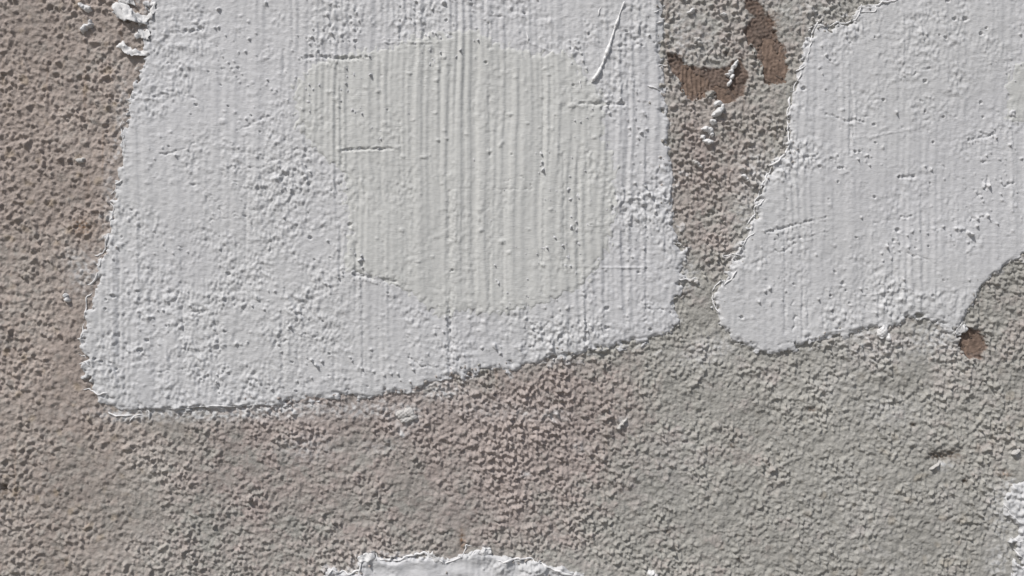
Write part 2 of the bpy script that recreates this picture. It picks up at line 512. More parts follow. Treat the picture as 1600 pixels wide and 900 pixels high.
# bare spots
combx = np.sin(XX * 2 * math.pi / 6.5 + 1.6 * low(14, 20) + 0.05 * YY) + 0.6 * low(2.0, 12)
for sp in SPOTS:
    fl = sp['floor']
    w = win(min(p[0] for p in fl) - 12, min(p[1] for p in fl) - 12, max(p[0] for p in fl) + 12, max(p[1] for p in fl) + 12)
    d = sdf_poly(fl, XX[w], YY[w])
    h = sp['lev'] - 1.9 + 0.9 * sp['comb'] * combx[w] + 0.22 * fine[w] + 0.25 * mid[w]
    c = np.ones(d.shape + (3,), np.float32) * np.array([0.205, 0.152, 0.122], np.float32)
    c *= (1 + 0.12 * lowC[w] + 0.08 * fine[w] + 0.10 * mid[w])[..., None]
    o = link('bare_spot', field_mesh('bare_spot', XX[w], YY[w], h, d > -7, c), M_BARE, wall_obj)
    o['label'] = sp['label']

# ------------------------------------------------------------------ filler patches
# shared relief of trowelled filler
streak = unit(filt(white(), np.exp(-((FX - 1 / 20.0) / 0.035) ** 2) * np.exp(-2 * math.pi ** 2 * (FY * 150) ** 2)))
streakb = unit(filt(white(), np.exp(-((FX - 1 / 48.0) / 0.012) ** 2) * np.exp(-2 * math.pi ** 2 * (FY * 150) ** 2)))
wob = 2.2 * low(70, 60) + 0.5 * low(20, 16)
streak = sample(np.tanh(1.3 * streak) * 1.1, XX + wob, YY); streakb = sample(streakb, XX + wob, YY)
streak2 = unit(filt(white(), np.exp(-((FX - 1 / 11.0) / 0.03) ** 2) * np.exp(-2 * math.pi ** 2 * (FY * 90) ** 2)))
streak2 = sample(streak2, XX + wob, YY)
streaks = streak * np.clip(0.80 + 0.45 * low(60, 130), 0.1, 2) + 0.55 * streak2 * np.clip(0.6 + 0.55 * low(30, 110), 0, 2)
hline = unit(filt(white(), np.exp(-((np.abs(FY) - 1 / 9.0) / 0.075) ** 2) * np.exp(-2 * math.pi ** 2 * (FX * 9.0) ** 2)))
hline = hline * np.clip(0.5 + 0.7 * low(22, 14), 0, 2)
lump = band(13.0, 0.45, 0.75); lumpf = band(6.5, 0.4, 0.7)
patchy = np.clip(0.55 + 0.45 * low(26) + 0.35 * low(9), 0.05, 1.9)
lumps = (0.75 * band(11.0, 0.5, 0.65) + 0.8 * band(19.0, 0.5, 0.75) + 0.7 * band(34.0, 0.5, 0.9)) * patchy
lumps = np.where(lumps > 0, lumps, lumps * 0.75)
tele = blur(grain, 0.9) - blur(grain, 8)                                     # grains showing through thin filler


def groove(H, pts, width, depth, rag=0.6, cut=False):
    """scratch / torn line (depth > 0) or ridge (depth < 0) along a polyline"""
    xs = [p[0] for p in pts]; ys = [p[1] for p in pts]
    w = win(min(xs) - 6 * width - 8, min(ys) - 6 * width - 8, max(xs) + 6 * width + 8, max(ys) + 6 * width + 8)
    best = np.full(XX[w].shape, 1e9, np.float32)
    for a, b in zip(pts[:-1], pts[1:]):
        d, t = seg_dist(XX[w] + rag * mid[w], YY[w] + 1.3 * rag * lump[w], a, b)
        best = np.minimum(best, d)
    amp = np.clip(1 - 0.3 * rag + rag * (0.55 * lump[w] + 0.35 * lumpf[w] + 0.8 * lowC[w] + 0.7 * worm[w] + 0.4 * gcol[w]), 0.0, 2.0)
    H[w] -= depth * amp * np.exp(-(best / width) ** 2)
    if depth > 0 and rag > 0.3:
        H[w] += 0.30 * depth * np.clip(lumpf[w], 0, 2) * np.exp(-((best - 1.8 * width) / width) ** 2)


def pit(H, cx, cy, r, dep):
    w = win(cx - 5 * r - 4, cy - 5 * r - 4, cx + 5 * r + 4, cy + 5 * r + 4)
    rr = np.sqrt(((XX[w] - cx) / r) ** 2 + ((YY[w] - cy) / (0.85 * r)) ** 2) * (1 + 0.12 * lumpf[w])
    H[w] += 0.22 * dep * np.exp(-((rr - 1.45) / 0.4) ** 2) - dep * (1 - sstep(0.55, 1.25, rr))


def pimple(H, cx, cy, r, hgt):
    w = win(cx - 4 * r - 4, cy - 4 * r - 4, cx + 4 * r + 4, cy + 4 * r + 4)
    rr = np.sqrt(((XX[w] - cx) / (1.15 * r)) ** 2 + ((YY[w] - cy) / (0.9 * r)) ** 2) * (1 + 0.2 * lumpf[w])
    H[w] += hgt * (1 - sstep(0.2, 1.2, rr))


def scatter_in(n, x0, y0, x1, y1, seed):
    r_ = np.random.default_rng(seed)
    return zip(r_.uniform(x0, x1, n), r_.uniform(y0, y1, n), r_.random(n), r_.random(n))


thin = np.clip(0.42 + 0.25 * sstep(430, 560, YY) + 0.15 * blob(330, 300, 150, 200) + 0.2 * blob(1000, 230, 60, 300) + 0.25 * blob(370, 268, 90, 22)
               + 0.30 * blob(590, 440, 40, 12) + 0.30 * blob(680, 490, 50, 16) - 0.25 * blob(1480, 250, 250, 260) + 0.13 * lowB + 0.12 * lowC, 0, 1)
centre = sstep(0, 60, sdf_poly([(470, 120), (560, 60), (760, 40), (900, 110), (945, 200), (955, 390), (900, 470), (790, 500), (680, 500),
                                (600, 455), (540, 410), (520, 300)], XX, YY))
thin *= (1 - 0.85 * centre)

F = 4.9 + 0.7 * lowD + 0.5 * lowB                               # main level above the stucco base
F = F + (0.30 + 0.60 * thin) * 0.85 * lumps + (0.15 + 0.6 * thin) * 0.30 * lumpf * patchy
F = F + thin * 1.35 * tele + 0.16 * rough + (0.52 + 0.14 * centre) * (1 - 0.55 * sstep(1090, 1120, XX)) * streaks + 0.5 * streakb * (0.5 + 0.5 * centre) + 0.05 * hline
# pin holes and crumbs all over, more on the thin parts
for x, y, a, b in scatter_in(260, 130, -20, 1600, 640, 31):
    t = float(sample(thin, x, y))
    if a < 0.25 + 0.6 * t:
        pit(F, x, y, 1.4 + 1.3 * b * b, 1.6 + 1.6 * b)
for x, y, a, b in scatter_in(420, 130, -20, 1600, 640, 32):
    pimple(F, x, y, 1.6 + 2.4 * b * b, 0.4 + 1.1 * b)
for x, y, r in [(177, 463, 4), (165, 483, 2.6), (230, 532, 3.5), (220, 547, 4.6), (158, 565, 3), (172, 567, 3), (260, 509, 2.4), (287, 505, 2.2),
                (290, 567, 2), (315, 593, 2.6), (357, 428, 3.2), (205, 328, 2.6), (948, 482, 4), (948, 512, 3.6), (957, 323, 2.2), (547, 352, 4),
                (485, 372, 3.6), (492, 406, 2.2), (505, 502, 2.2), (515, 553, 2.2), (555, 64, 3.2), (573, 89, 3), (633, 67, 1.8), (407, 206, 2.2),
                (372, 106, 3), (346, 107, 2), (370, 121, 2), (345, 133, 1.8), (357, 166, 2), (264, 229, 2.2), (362, 224, 2), (393, 181, 2), (313, 44, 4),
                (1492, 30, 3.6), (1508, 30, 4.4), (1533, 53, 3.6), (1477, 59, 3.2), (1445, 127, 3.6), (1440, 158, 2.4), (1256, 138, 4),
                (1533, 160, 3), (1337, 237, 3), (1344, 236, 2.6), (1299, 247, 2), (1281, 260, 2.8), (1312, 262, 3), (1318, 262, 2.6), (1406, 276, 3),
                (1537, 183, 2.4), (1310, 284, 2.4), (1317, 443, 3.6), (1403, 360, 4.2), (1298, 462, 2.6), (1327, 474, 2.4), (1322, 454, 2),
                (1338, 371, 2.2), (1451, 385, 2), (1305, 425, 2.6), (1168, 302, 3), (1159, 496, 3.4), (1207, 270, 4), (1367, 308, 3), (1330, 2, 3),
                (1301, 487, 3), (1241, 444, 2.4), (1397, 376, 2.8), (1480, 1, 4)]:
    pit(F, x, y, r * 0.92, 1.6 + 0.5 * r)
for x, y, r, h in [(692, 90, 5.5, 2.6), (640, 115, 4, 2.2), (682, 126, 3.4, 2), (515, 144, 5, 2), (525, 155, 5, 2), (592, 143, 4.5, 2.2), (571, 137, 4, 1.6),
                   (685, 219, 3.5, 2.6), (699, 217, 2.6, 2), (620, 230, 5, 2), (630, 245, 4, 1.8), (530, 234, 4.5, 2.2), (666, 245, 4.5, 2),
                   (660, 246, 3, 2), (625, 195, 4, 1.4), (646, 188, 3, 1.6), (680, 177, 3, 1.8), (786, 222, 4, 1.8), (765, 237, 4, 2), (797, 179, 4, 2.4),
                   (728, 210, 3, 1.6), (852, 107, 3, 1.6), (858, 117, 3, 1.8), (928, 215, 4, 2), (824, 193, 3, 1.8), (843, 199, 2.5, 1.8),
                   (895, 165, 7, 3), (628, 359, 4.5, 2.2), (654, 409, 3.5, 2), (752, 360, 4, 2), (785, 377, 5, 2.4), (795, 395, 4, 2),
                   (849, 414, 3.6, 2.2), (880, 412, 4, 2), (866, 452, 4.5, 1.8), (879, 307, 4, 1.8), (860, 328, 4, 2), (900, 376, 3.5, 2),
                   (258, 52, 6, 2.4), (282, 72, 7, 1.8), (305, 76, 7, 1.8), (212, 150, 7, 2.6), (236, 152, 6, 2.2), (348, 190, 6, 2.2)]:
    pimple(F, x, y, r, h)
# torn horizontal scratches
for pts, wd, dp in [([(470, 91), (500, 88), (530, 92), (562, 91)], 2.6, 3.6), ([(536, 235), (575, 233), (612, 233)], 2.0, 3.0),
                    ([(905, 162), (940, 163), (975, 163)], 2.2, 3.0), ([(255, 51), (285, 51), (318, 46)], 2.2, 2.8),
                    ([(210, 150), (240, 152), (262, 144)], 2.4, 3.0), ([(282, 146), (305, 154)], 2.0, 2.0), ([(765, 26), (786, 25)], 1.6, 2.6),
                    ([(958, 75), (975, 72), (1002, 71)], 2.2, 2.6), ([(710, 295), (760, 296), (830, 297)], 1.5, 1.3), ([(300, 488), (318, 487), (336, 484)], 2.2, 2.4),
                    ([(245, 582), (285, 577), (315, 574)], 1.3, 2.0), ([(430, 535), (450, 533)], 2.4, 2.4), ([(555, 428), (585, 436), (625, 440)], 3.2, 2.6),
                    
                    ([(250, 345), (300, 342), (380, 332)], 1.3, 1.4), ([(690, 545), (720, 538), (760, 540)], 2.4, 1.6),
                    ([(1515, 219), (1532, 215), (1552, 209)], 2.4, 4.5), ([(1200, 362), (1245, 351), (1292, 339)], 1.7, 2.6),
                    ([(1360, 352), (1378, 347), (1394, 342)], 1.6, 2.4), ([(1406, 277), (1424, 276), (1440, 283)], 2.2, 2.6),
                    ([(1330, 286), (1352, 287)], 1.8, 2.2), ([(1232, 376), (1262, 371), (1290, 362)], 2.2, 2.0), ([(1258, 246), (1276, 243)], 1.8, 2.4),
                    ([(1535, 254), (1548, 252)], 1.6, 2.0), ([(1570, 290), (1584, 286)], 1.8, 2.2), ([(1440, 188), (1462, 186)], 1.6, 1.8),
                    ([(1515, 343), (1540, 338)], 1.4, 1.6), ([(1480, 180), (1500, 186)], 2.2, 1.6), ([(1365, 158), (1390, 152)], 1.5, 1.4)]:
    strong = pts[0] in ((1515, 219), (1200, 362), (1232, 376), (470, 91), (536, 235), (905, 162), (1406, 277), (555, 428))
    groove(F, pts, wd * 0.9, dp * (0.95 if strong else 0.6), 0.5 if pts[0] in ((1515, 219), (536, 235), (905, 162), (1200, 362)) else 0.7)
# hairline cracks and scuffs that wander and fork
rc = np.random.default_rng(77)
for cx, cy, an, n_ in [(300, 290, -25, 9), (345, 265, 60, 6), (350, 262, 8, 9), (300, 205, 70, 8), (370, 205, -50, 8), (330, 345, -8, 10), (420, 250, 20, 6), (470, 520, 10, 5),
                       (250, 240, 15, 6), (230, 120, -20, 6), (760, 300, 5, 8), (1205, 395, -16, 9), (1250, 350, 20, 6), (1330, 300, 10, 8), (1380, 350, -30, 6), (1420, 395, 15, 6),
                       (1470, 255, 35, 6), (1290, 180, -12, 8), (1400, 120, -18, 7), (1520, 310, -15, 6), (1240, 470, 70, 6), (640, 560, 5, 6), (820, 520, -8, 7), (1000, 470, 80, 5)]:
    x, y, a_ = cx, cy, math.radians(an)
    pts = [(x, y)]
    for _ in range(n_):
        a_ += rc.normal(0, 0.35)
        x += 8 * math.cos(a_); y += 8 * math.sin(a_)
        pts.append((x, y))
        if rc.random() < 0.18:
            b_ = a_ + rc.choice((-0.9, 0.9))
            groove(F, [(x, y), (x + 9 * math.cos(b_), y + 9 * math.sin(b_)), (x + 16 * math.cos(b_ + .3), y + 16 * math.sin(b_ + .3))], 1.2, 1.0, 0.8)
    groove(F, pts, 1.3, 1.3, 0.8)
groove(F, [(600, 67), (684, 67)], 1.3, -1.3, 0.25)
groove(F, [(940, 418), (1010, 418)], 1.3, -1.5, 0.2)
groove(F, [(820, 63), (870, 85)], 1.8, -1.2, 0.3)
groove(F, [(1360, 461), (1390, 455)], 1.4, -1.2, 0.3)
groove(F, [(1365, 213), (1400, 206), (1440, 199)], 1.5, -0.8, 0.3)
# upright trowel chatter
for x, ya, yb, wd, dp in [(531, 95, 440, 2.6, 1.6), (528, 300, 345, 3.2, 1.5), (556, 380, 480, 2.6, 2.0), (566, 400, 620, 1.8, 1.3), (702, 300, 600, 2.6, 2.0), (711, 300, 575, 2.2, -1.4),
                          (702, 470, 570, 3.2, 1.8), (764, 38, 75, 2.4, 2.4), (444, 80, 310, 3.0, 1.3), (436, 90, 300, 3.0, -0.9), (625, 190, 300, 2.2, 1.2),
                          (764, 100, 480, 2.4, 1.2), (745, 90, 470, 3.0, -0.9), (786, 300, 470, 2.2, 1.2), (847, 60, 460, 2.2, 1.2), (902, 250, 420, 2.6, 1.6), (910, 430, 560, 3.0, -1.8),
                          (915, 420, 560, 2.2, 1.8), (920, 180, 320, 2.6, -1.4), (880, 240, 420, 2.2, 1.4), (871, 230, 420, 3.0, -1.0), (980, 340, 520, 2.8, -1.4), (1000, 300, 420, 2.4, 1.6),
                          (1008, 160, 520, 2.2, 1.2), (600, 380, 520, 2.2, 1.0), (450, 470, 580, 2.6, -1.2), (441, 490, 600, 2.6, 1.4), (465, 480, 600, 2.4, 1.3), (522, 450, 620, 2.4, 1.2),
                          (597, 0, 110, 2.8, -1.2), (591, 10, 90, 2.4, 1.2), (705, 60, 470, 3.0, -0.7), (640, 230, 470, 2.6, -0.9), (630, 330, 470, 2.4, 1.0), (320, 100, 330, 3.0, -0.9),
                          (384, 220, 420, 2.4, 1.3), (300, 320, 520, 2.6, -1.0), (214, 330, 600, 2.6, -0.9), (174, 330, 600, 2.6, -1.1), (185, 340, 560, 2.4, 0.9), (245, 330, 480, 2.2, -0.9),
                          (340, 430, 620, 2.6, 1.2), (285, 440, 600, 2.2, 1.0), (1328, 60, 240, 2.2, 1.3), (1333, 150, 215, 1.6, 1.2), (1410, 10, 130, 2.6, -1.1), (1490, 20, 110, 2.6, 1.0),
                          (1253, 380, 540, 2.0, 1.6), (1226, 330, 520, 2.4, 1.3), (1262, 430, 510, 1.8, 1.1), (1572, 80, 220, 3.0, -1.0), (1580, 190, 330, 2.2, -1.2), (1495, 300, 440, 1.8, -0.8),
                          (1362, 350, 470, 1.8, -0.9), (1300, 380, 500, 2.2, -0.8), (1557, 10, 100, 2.4, -0.9)]:
    groove(F, [(x, ya), (x + 0.008 * (yb - ya), (ya + yb) / 2), (x + 1, yb)], wd, dp * 0.75, 0.45)

fill_tint = np.empty((NY, NX, 3), np.float32)
fill_tint[:] = np.array([0.574, 0.579, 0.593], np.float32)
fill_tint += (np.array([0.566, 0.571, 0.576], np.float32) - fill_tint) * np.clip(0.5 + 0.5 * lowB, 0, 1)[..., None] * 0.7
fill_tint *= (1 + 0.012 * lowC + 0.008 * lump)[..., None]


scal = band(46.0, 0.6)
gedge = blur(np.clip(cell_s, -2, 2) + 0.8 * np.clip(cell_l, -2, 2), 0.6)
ragged = band(20.0, 0.6) + 0.6 * band(9.0, 0.5)


def patch_layer(poly, name, parent, mat, Fsrc, edge_w=9.0, edge_h=3.6, lip=None, crisp_edge=None, jag=2.6, jagmap=None):
    xs = [p[0] for p in poly]; ys = [p[1] for p in poly]
    w = win(min(xs) - 14, min(ys) - 14, max(xs) + 14, max(ys) + 14)
    d = sdf_poly(poly, XX[w], YY[w])
    j = jag if crisp_edge is None else jag * (1 - crisp_edge[w]) + 0.35 * crisp_edge[w]
    dj = d + j * (0.80 * gedge[w] + 0.25 * worm[w] + 0.35 * scal[w])
    if jagmap is not None:
        j = j + jagmap[w]
    ew = edge_w if crisp_edge is None else edge_w * (1 - crisp_edge[w]) + 4.0 * crisp_edge[w]
    # inside: trowelled level; towards the rim it thins to the tops of the grains; beyond it dives under the stucco
    t = sstep(0, 1, np.clip(dj / ew, 0, 1))
    rim = base[w] + edge_h + 0.35 * lump[w] + 0.7 * ragged[w] + 0.6 * gedge[w]
    h = rim * (1 - t) + Fsrc[w] * t
    h = np.where(dj < 0, rim + dj * 2.2, h)
    if lip is not None:
        h += lip[w] * np.exp(-((dj - 2.2) / 2.0) ** 2) * np.clip(0.55 + 0.6 * worm[w] + 0.4 * mid[w], 0, 1.8)
    press = sstep(14, 26, dj)                                      # away from the rim the filler covers every grain
    h = np.where(press > 0, np.maximum(h, (wall[w] + 0.35) * press + h * (1 - press)), h)
    me = field_mesh(name, XX[w], YY[w], h, (dj > -4.5) & (h > wall[w] - 4.0), fill_tint[w])
    H = np.full((NY, NX), -99, np.float32)
    H[w] = h
    link(name, me, mat, parent)
    return H


fp_main = thing('filler_patch', 'large white filler patch with vertical trowel streaks and a smooth ivory centre', 'filler patch', 590, 640, 'white filler patches on the wall')
fp_right = thing('filler_patch', 'white filler patch at upper right with a curved clean cut in its lower right edge', 'filler patch', 1360, 550, 'white filler patches on the wall')
fp_bottom = thing('filler_patch', 'white filler patch rising from the bottom edge of the picture with a curled rim', 'filler patch', 710, 960, 'white filler patches on the wall')
fp_corner = thing('filler_patch', 'sliver of flaky white filler patch at the lower right corner', 'filler patch', 1600, 900, 'white filler patches on the wall')

crispM = np.clip(blob(1050, 150, 14, 260, 4) * 0.7 + blob(330, 636, 110, 10, 4) * 0.8 + blob(1030, 525, 40, 16) * 0.7, 0, 1)
lipM = 0.9 * (1 - sstep(300, 420, XX)) + 1.8 * blob(330, 637, 110, 12, 4) 
HM = patch_layer(MAIN, 'filler_coat', fp_main, M_FILL, F, 10, 2.3, lipM, crispM, 3.6, 3.0 * blob(590, 620, 110, 40, 4))
crispR = np.clip(blob(1555, 440, 75, 75, 4) * sstep(1500, 1512, XX), 0, 1)
lipR = 2.2 * (1 - sstep(1300, 1420, XX)) * (1 - sstep(440, 500, YY))
HR = patch_layer(RIGHT, 'filler_coat', fp_right, M_FILL, F, 9, 2.4, lipR, crispR, 3.8, 3.8 * blob(1310, 525, 150, 50, 4))
FB = F + 0.9 * band(30.0, 0.4, 1.8) + 0.6
HB = patch_layer(BOTTOM, 'filler_coat', fp_bottom, M_FILL, FB, 6, 3.0, 2.0 + 0 * XX, None, 1.8)
HC = patch_layer(CORNER, 'filler_coat', fp_corner, M_FILL, F + 0.9 * lump, 9, 2.4, 1.6 + 0 * XX, None, 4.0)
TOP = np.maximum.reduce([wall, HM, HR, HB, HC])

# second skim coat filling the hollows of a patch
def skim(poly, parent, level, colour, seed_amp=1.0):
    xs = [p[0] for p in poly]; ys = [p[1] for p in poly]
    w = win(min(xs) - 10, min(ys) - 10, max(xs) + 10, max(ys) + 10)
    d = sdf_poly(poly, XX[w], YY[w]) + 5 * lowC[w] + 3.0 * mid[w] + 2 * lump[w]
    smooth = 4.9 + 0.7 * lowD[w] + 0.5 * lowB[w]
    Fs = F[w]
    # mostly follows the coat below, half a grain thicker, lumps ironed out
    h = 0.75 * Fs + 0.25 * smooth + level - 0.05 * hline[w]
    h = np.where(d < 9, h - (1 - sstep(0, 9, d)) * (level + 0.25) - np.clip(-d, 0, 8) * 0.25, h)
    c = np.ones(d.shape + (3,), np.float32) * np.array(colour, np.float32)
    c *= (1 + 0.012 * lowB[w] + 0.008 * lump[w])[..., None]
    me = field_mesh('skim_coat', XX[w], YY[w], h, (d > -6) & (h > TOP[w] - 1.0), c)
    o = link('skim_coat', me, M_SKIM, parent)
    np.maximum(TOP[w], h, out=TOP[w])
    return o


o = skim([(455, 135), (490, 95), (600, 72), (740, 52), (880, 85), (940, 140), (962, 250), (960, 385), (925, 440), (860, 474), (780, 494), (700, 494),
          (645, 472), (592, 440), (548, 412), (538, 330), (530, 260), (462, 205)], fp_main, 1.1, (0.562, 0.569, 0.556))
o['label'] = 'smooth ivory skim in the middle of the large white patch'
o = skim([(1570, 130), (1590, 100), (1660, 90), (1680, 190), (1640, 205), (1574, 190)], fp_right, 0.7, (0.562, 0.569, 0.556))
o['label'] = 'smooth ivory skim at the right side of the second white patch'

# ------------------------------------------------------------------ raised rims, dribbles
def resample(pts, step, jit, seed):
    r_ = np.random.default_rng(seed)
    P = np.array(pts, float)
    seg = np.hypot(*np.diff(P, axis=0).T)
    s_ = np.concatenate([[0], np.cumsum(seg)])
    n = max(6, int(s_[-1] / step))
    t = np.linspace(0, s_[-1], n)
    x = np.interp(t, s_, P[:, 0]); y = np.interp(t, s_, P[:, 1])
    k = np.exp(-np.linspace(-2, 2, 11) ** 2); k /= k.sum()
    jx = np.convolve(r_.normal(0, jit, n + 10), k, 'valid') * 2.4
    jy = np.convolve(r_.normal(0, jit, n + 10), k, 'valid') * 2.4
    return x + jx, y + jy, r_


def ridge(name, pts, rad, parent, mat=None, jit=1.4, lift=0.25, seed=1, breaks=0.0):
    x, y, r_ = resample(pts, 1.6, jit, seed)
    n = len(x)
    k = np.ones(9) / 9
    v = np.convolve(r_.normal(0, 1, n + 8), k, 'valid') * 2.2
    rr = rad * np.clip(1 + 0.42 * v - breaks, 0.12, 2.0)
    rr[:3] *= (0.25, 0.5, 0.8); rr[-3:] *= (0.8, 0.5, 0.25)
    h = sample(TOP, x, y)
    h = np.convolve(np.pad(h, 2, mode='edge'), np.ones(5) / 5, 'valid') + rr * lift
    tx = np.gradient(x); ty = np.gradient(y); L = np.hypot(tx, ty) + 1e-6
    nx, ny = -ty / L, tx / L
    K = 8
    ang = np.linspace(0, 2 * math.pi, K, endpoint=False)
    wob = 1 + 0.03 * r_.normal(0, 1, (n, K))
    px = x[:, None] + (nx * rr)[:, None] * np.cos(ang) * wob
    py = y[:, None] + (ny * rr)[:, None] * np.cos(ang) * wob
    hh = h[:, None] + rr[:, None] * np.sin(ang) * wob * 0.95
    co = world_co(px, py, hh).reshape(-1, 3)
    idx = np.arange(n * K).reshape(n, K)
    a = idx[:-1]; b = idx[1:]
    quads = np.stack([a, b, np.roll(b, -1, 1), np.roll(a, -1, 1)], -1).reshape(-1, 4)
    return link(name, make_mesh(name, co, quads), mat or M_RIM, parent)


RIDGES = [
    # left rim of the upper right patch
    (fp_right, [(1404, -4), (1390, 4), (1380, 2), (1372, 8), (1352, 8)], 1.5), (fp_right, [(1346, 4), (1344, 16), (1352, 19), (1366, 18), (1370, 8)], 1.3),
    (fp_right, [(1343, 18), (1338, 30), (1326, 34), (1314, 37), (1308, 34), (1300, 40), (1288, 39), (1272, 40), (1262, 44)], 1.5),
    (fp_right, [(1282, 30), (1278, 38), (1272, 44), (1268, 60), (1264, 80), (1260, 96)], 1.2), (fp_right, [(1242, 109), (1252, 107), (1258, 102)], 1.3),
    (fp_right, [(1251, 112), (1247, 130), (1242, 142), (1234, 144)], 1.3), (fp_right, [(1236, 150), (1234, 166), (1230, 178), (1233, 200), (1234, 222), (1228, 238), (1221, 247), (1209, 256), (1200, 258)], 1.4),
    (fp_right, [(1206, 262), (1196, 280), (1190, 292), (1186, 304), (1178, 318)], 1.5), (fp_right, [(1196, 310), (1182, 322), (1176, 340), (1168, 350)], 1.6),
    (fp_right, [(1180, 362), (1166, 372), (1160, 384), (1154, 396)], 1.5), (fp_right, [(1130, 400), (1146, 396), (1158, 400)], 1.7),
    (fp_right, [(1150, 422), (1144, 436), (1132, 446)], 1.5), (fp_right, [(1128, 436), (1120, 446), (1114, 456)], 1.4), (fp_right, [(1112, 458), (1116, 474), (1124, 490)], 1.0),
    # top rim of the bottom patch
    (fp_bottom, [(512, 898), (520, 888), (530, 894), (548, 896), (562, 890), (565, 878), (563, 868)], 1.6), (fp_bottom, [(558, 872), (574, 866), (586, 866), (590, 874), (606, 876), (612, 872)], 1.9),
    (fp_bottom, [(606, 878), (626, 876), (636, 868), (652, 866), (664, 864), (676, 872), (688, 876), (696, 882)], 1.8),
    (fp_bottom, [(694, 880), (708, 876), (722, 870), (727, 858), (727, 852), (736, 853)], 1.4), (fp_bottom, [(734, 868), (744, 862), (758, 864), (766, 858), (758, 856)], 1.6),
    (fp_bottom, [(776, 874), (788, 878), (800, 874), (816, 872), (832, 874), (846, 882), (860, 888), (876, 894), (890, 898), (912, 900)], 1.7),
    # left rim of the large patch
    (fp_main, [(178, 308), (172, 318), (178, 326), (176, 338), (172, 346)], 1.2), (fp_main, [(168, 366), (166, 384), (160, 396), (146, 398)], 1.3),
    (fp_main, [(158, 402), (157, 416), (150, 420)], 1.2), (fp_main, [(152, 424), (150, 434), (140, 444), (132, 446)], 1.5), (fp_main, [(143, 456), (134, 466), (132, 476), (136, 488), (130, 500)], 1.4),
    (fp_main, [(133, 502), (130, 516), (126, 528), (120, 528)], 1.3), (fp_main, [(120, 556), (132, 554), (136, 560)], 1.2), (fp_main, [(122, 569), (134, 566), (142, 572)], 1.2),
    (fp_main, [(128, 609), (144, 610), (152, 616), (168, 616)], 1.2), (fp_main, [(168, 644), (180, 652), (198, 648), (206, 650)], 1.5), (fp_main, [(200, 660), (212, 650), (222, 648)], 1.3),
    (fp_main, [(230, 656), (234, 646), (228, 640)], 1.2), (fp_main, [(252, 640), (290, 637), (330, 634), (365, 635), (400, 633)], 1.1),
    (fp_main, [(172, 306), (182, 288), (190, 282)], 1.3), (fp_main, [(192, 186), (188, 200), (194, 212), (190, 232)], 1.2), (fp_main, [(204, 152), (206, 142), (214, 146)], 1.5), (fp_main, [(196, 178), (204, 172)], 1.3),
    # dribble over the large patch
    (fp_main, [(976, 2), (970, 18), (962, 40), (955, 62), (948, 82), (942, 98), (936, 112), (924, 130)], 2.3),
    (fp_main, [(824, 50), (825, 66)], 1.3), (fp_main, [(908, 125), (906, 140)], 1.2), (fp_main, [(940, 10), (934, 26)], 1.2),
    # rags along the right rim of the large patch
    (fp_main, [(1010, 134), (1026, 138), (1038, 142), (1042, 136)], 1.5), (fp_main, [(1022, 20), (1034, 14)], 1.8), (fp_main, [(1026, 34), (1040, 32)], 1.5), (fp_main, [(1024, 104), (1042, 102)], 1.7),
    (fp_main, [(1030, 120), (1040, 124)], 1.5), (fp_main, [(1052, 380), (1064, 378), (1068, 386)], 1.6), (fp_main, [(1060, 436), (1078, 438), (1092, 434)], 1.6),
    # corner patch
    (fp_corner, [(1572, 786), (1576, 800), (1588, 812), (1594, 818)], 1.5), (fp_corner, [(1584, 858), (1592, 868), (1600, 872)], 1.8), (fp_corner, [(1582, 838), (1592, 846), (1602, 846)], 1.6),
    (fp_corner, [(1586, 880), (1596, 890), (1606, 888)], 1.8),
]
for k, (par, pts, r) in enumerate(RIDGES):
    ridge('dribble' if pts[0] in ((976, 2), (824, 50), (908, 125), (940, 10)) else 'rim_ridge', pts, r * (0.95 if pts[0] == (976, 2) else 0.78), par,
          jit=0.25 if pts[0] == (976, 2) else (0.4 if pts[0] == (252, 640) else 1.0), lift=0.6, seed=100 + k,
          breaks=0.35 if pts[0] == (252, 640) else 0.0)


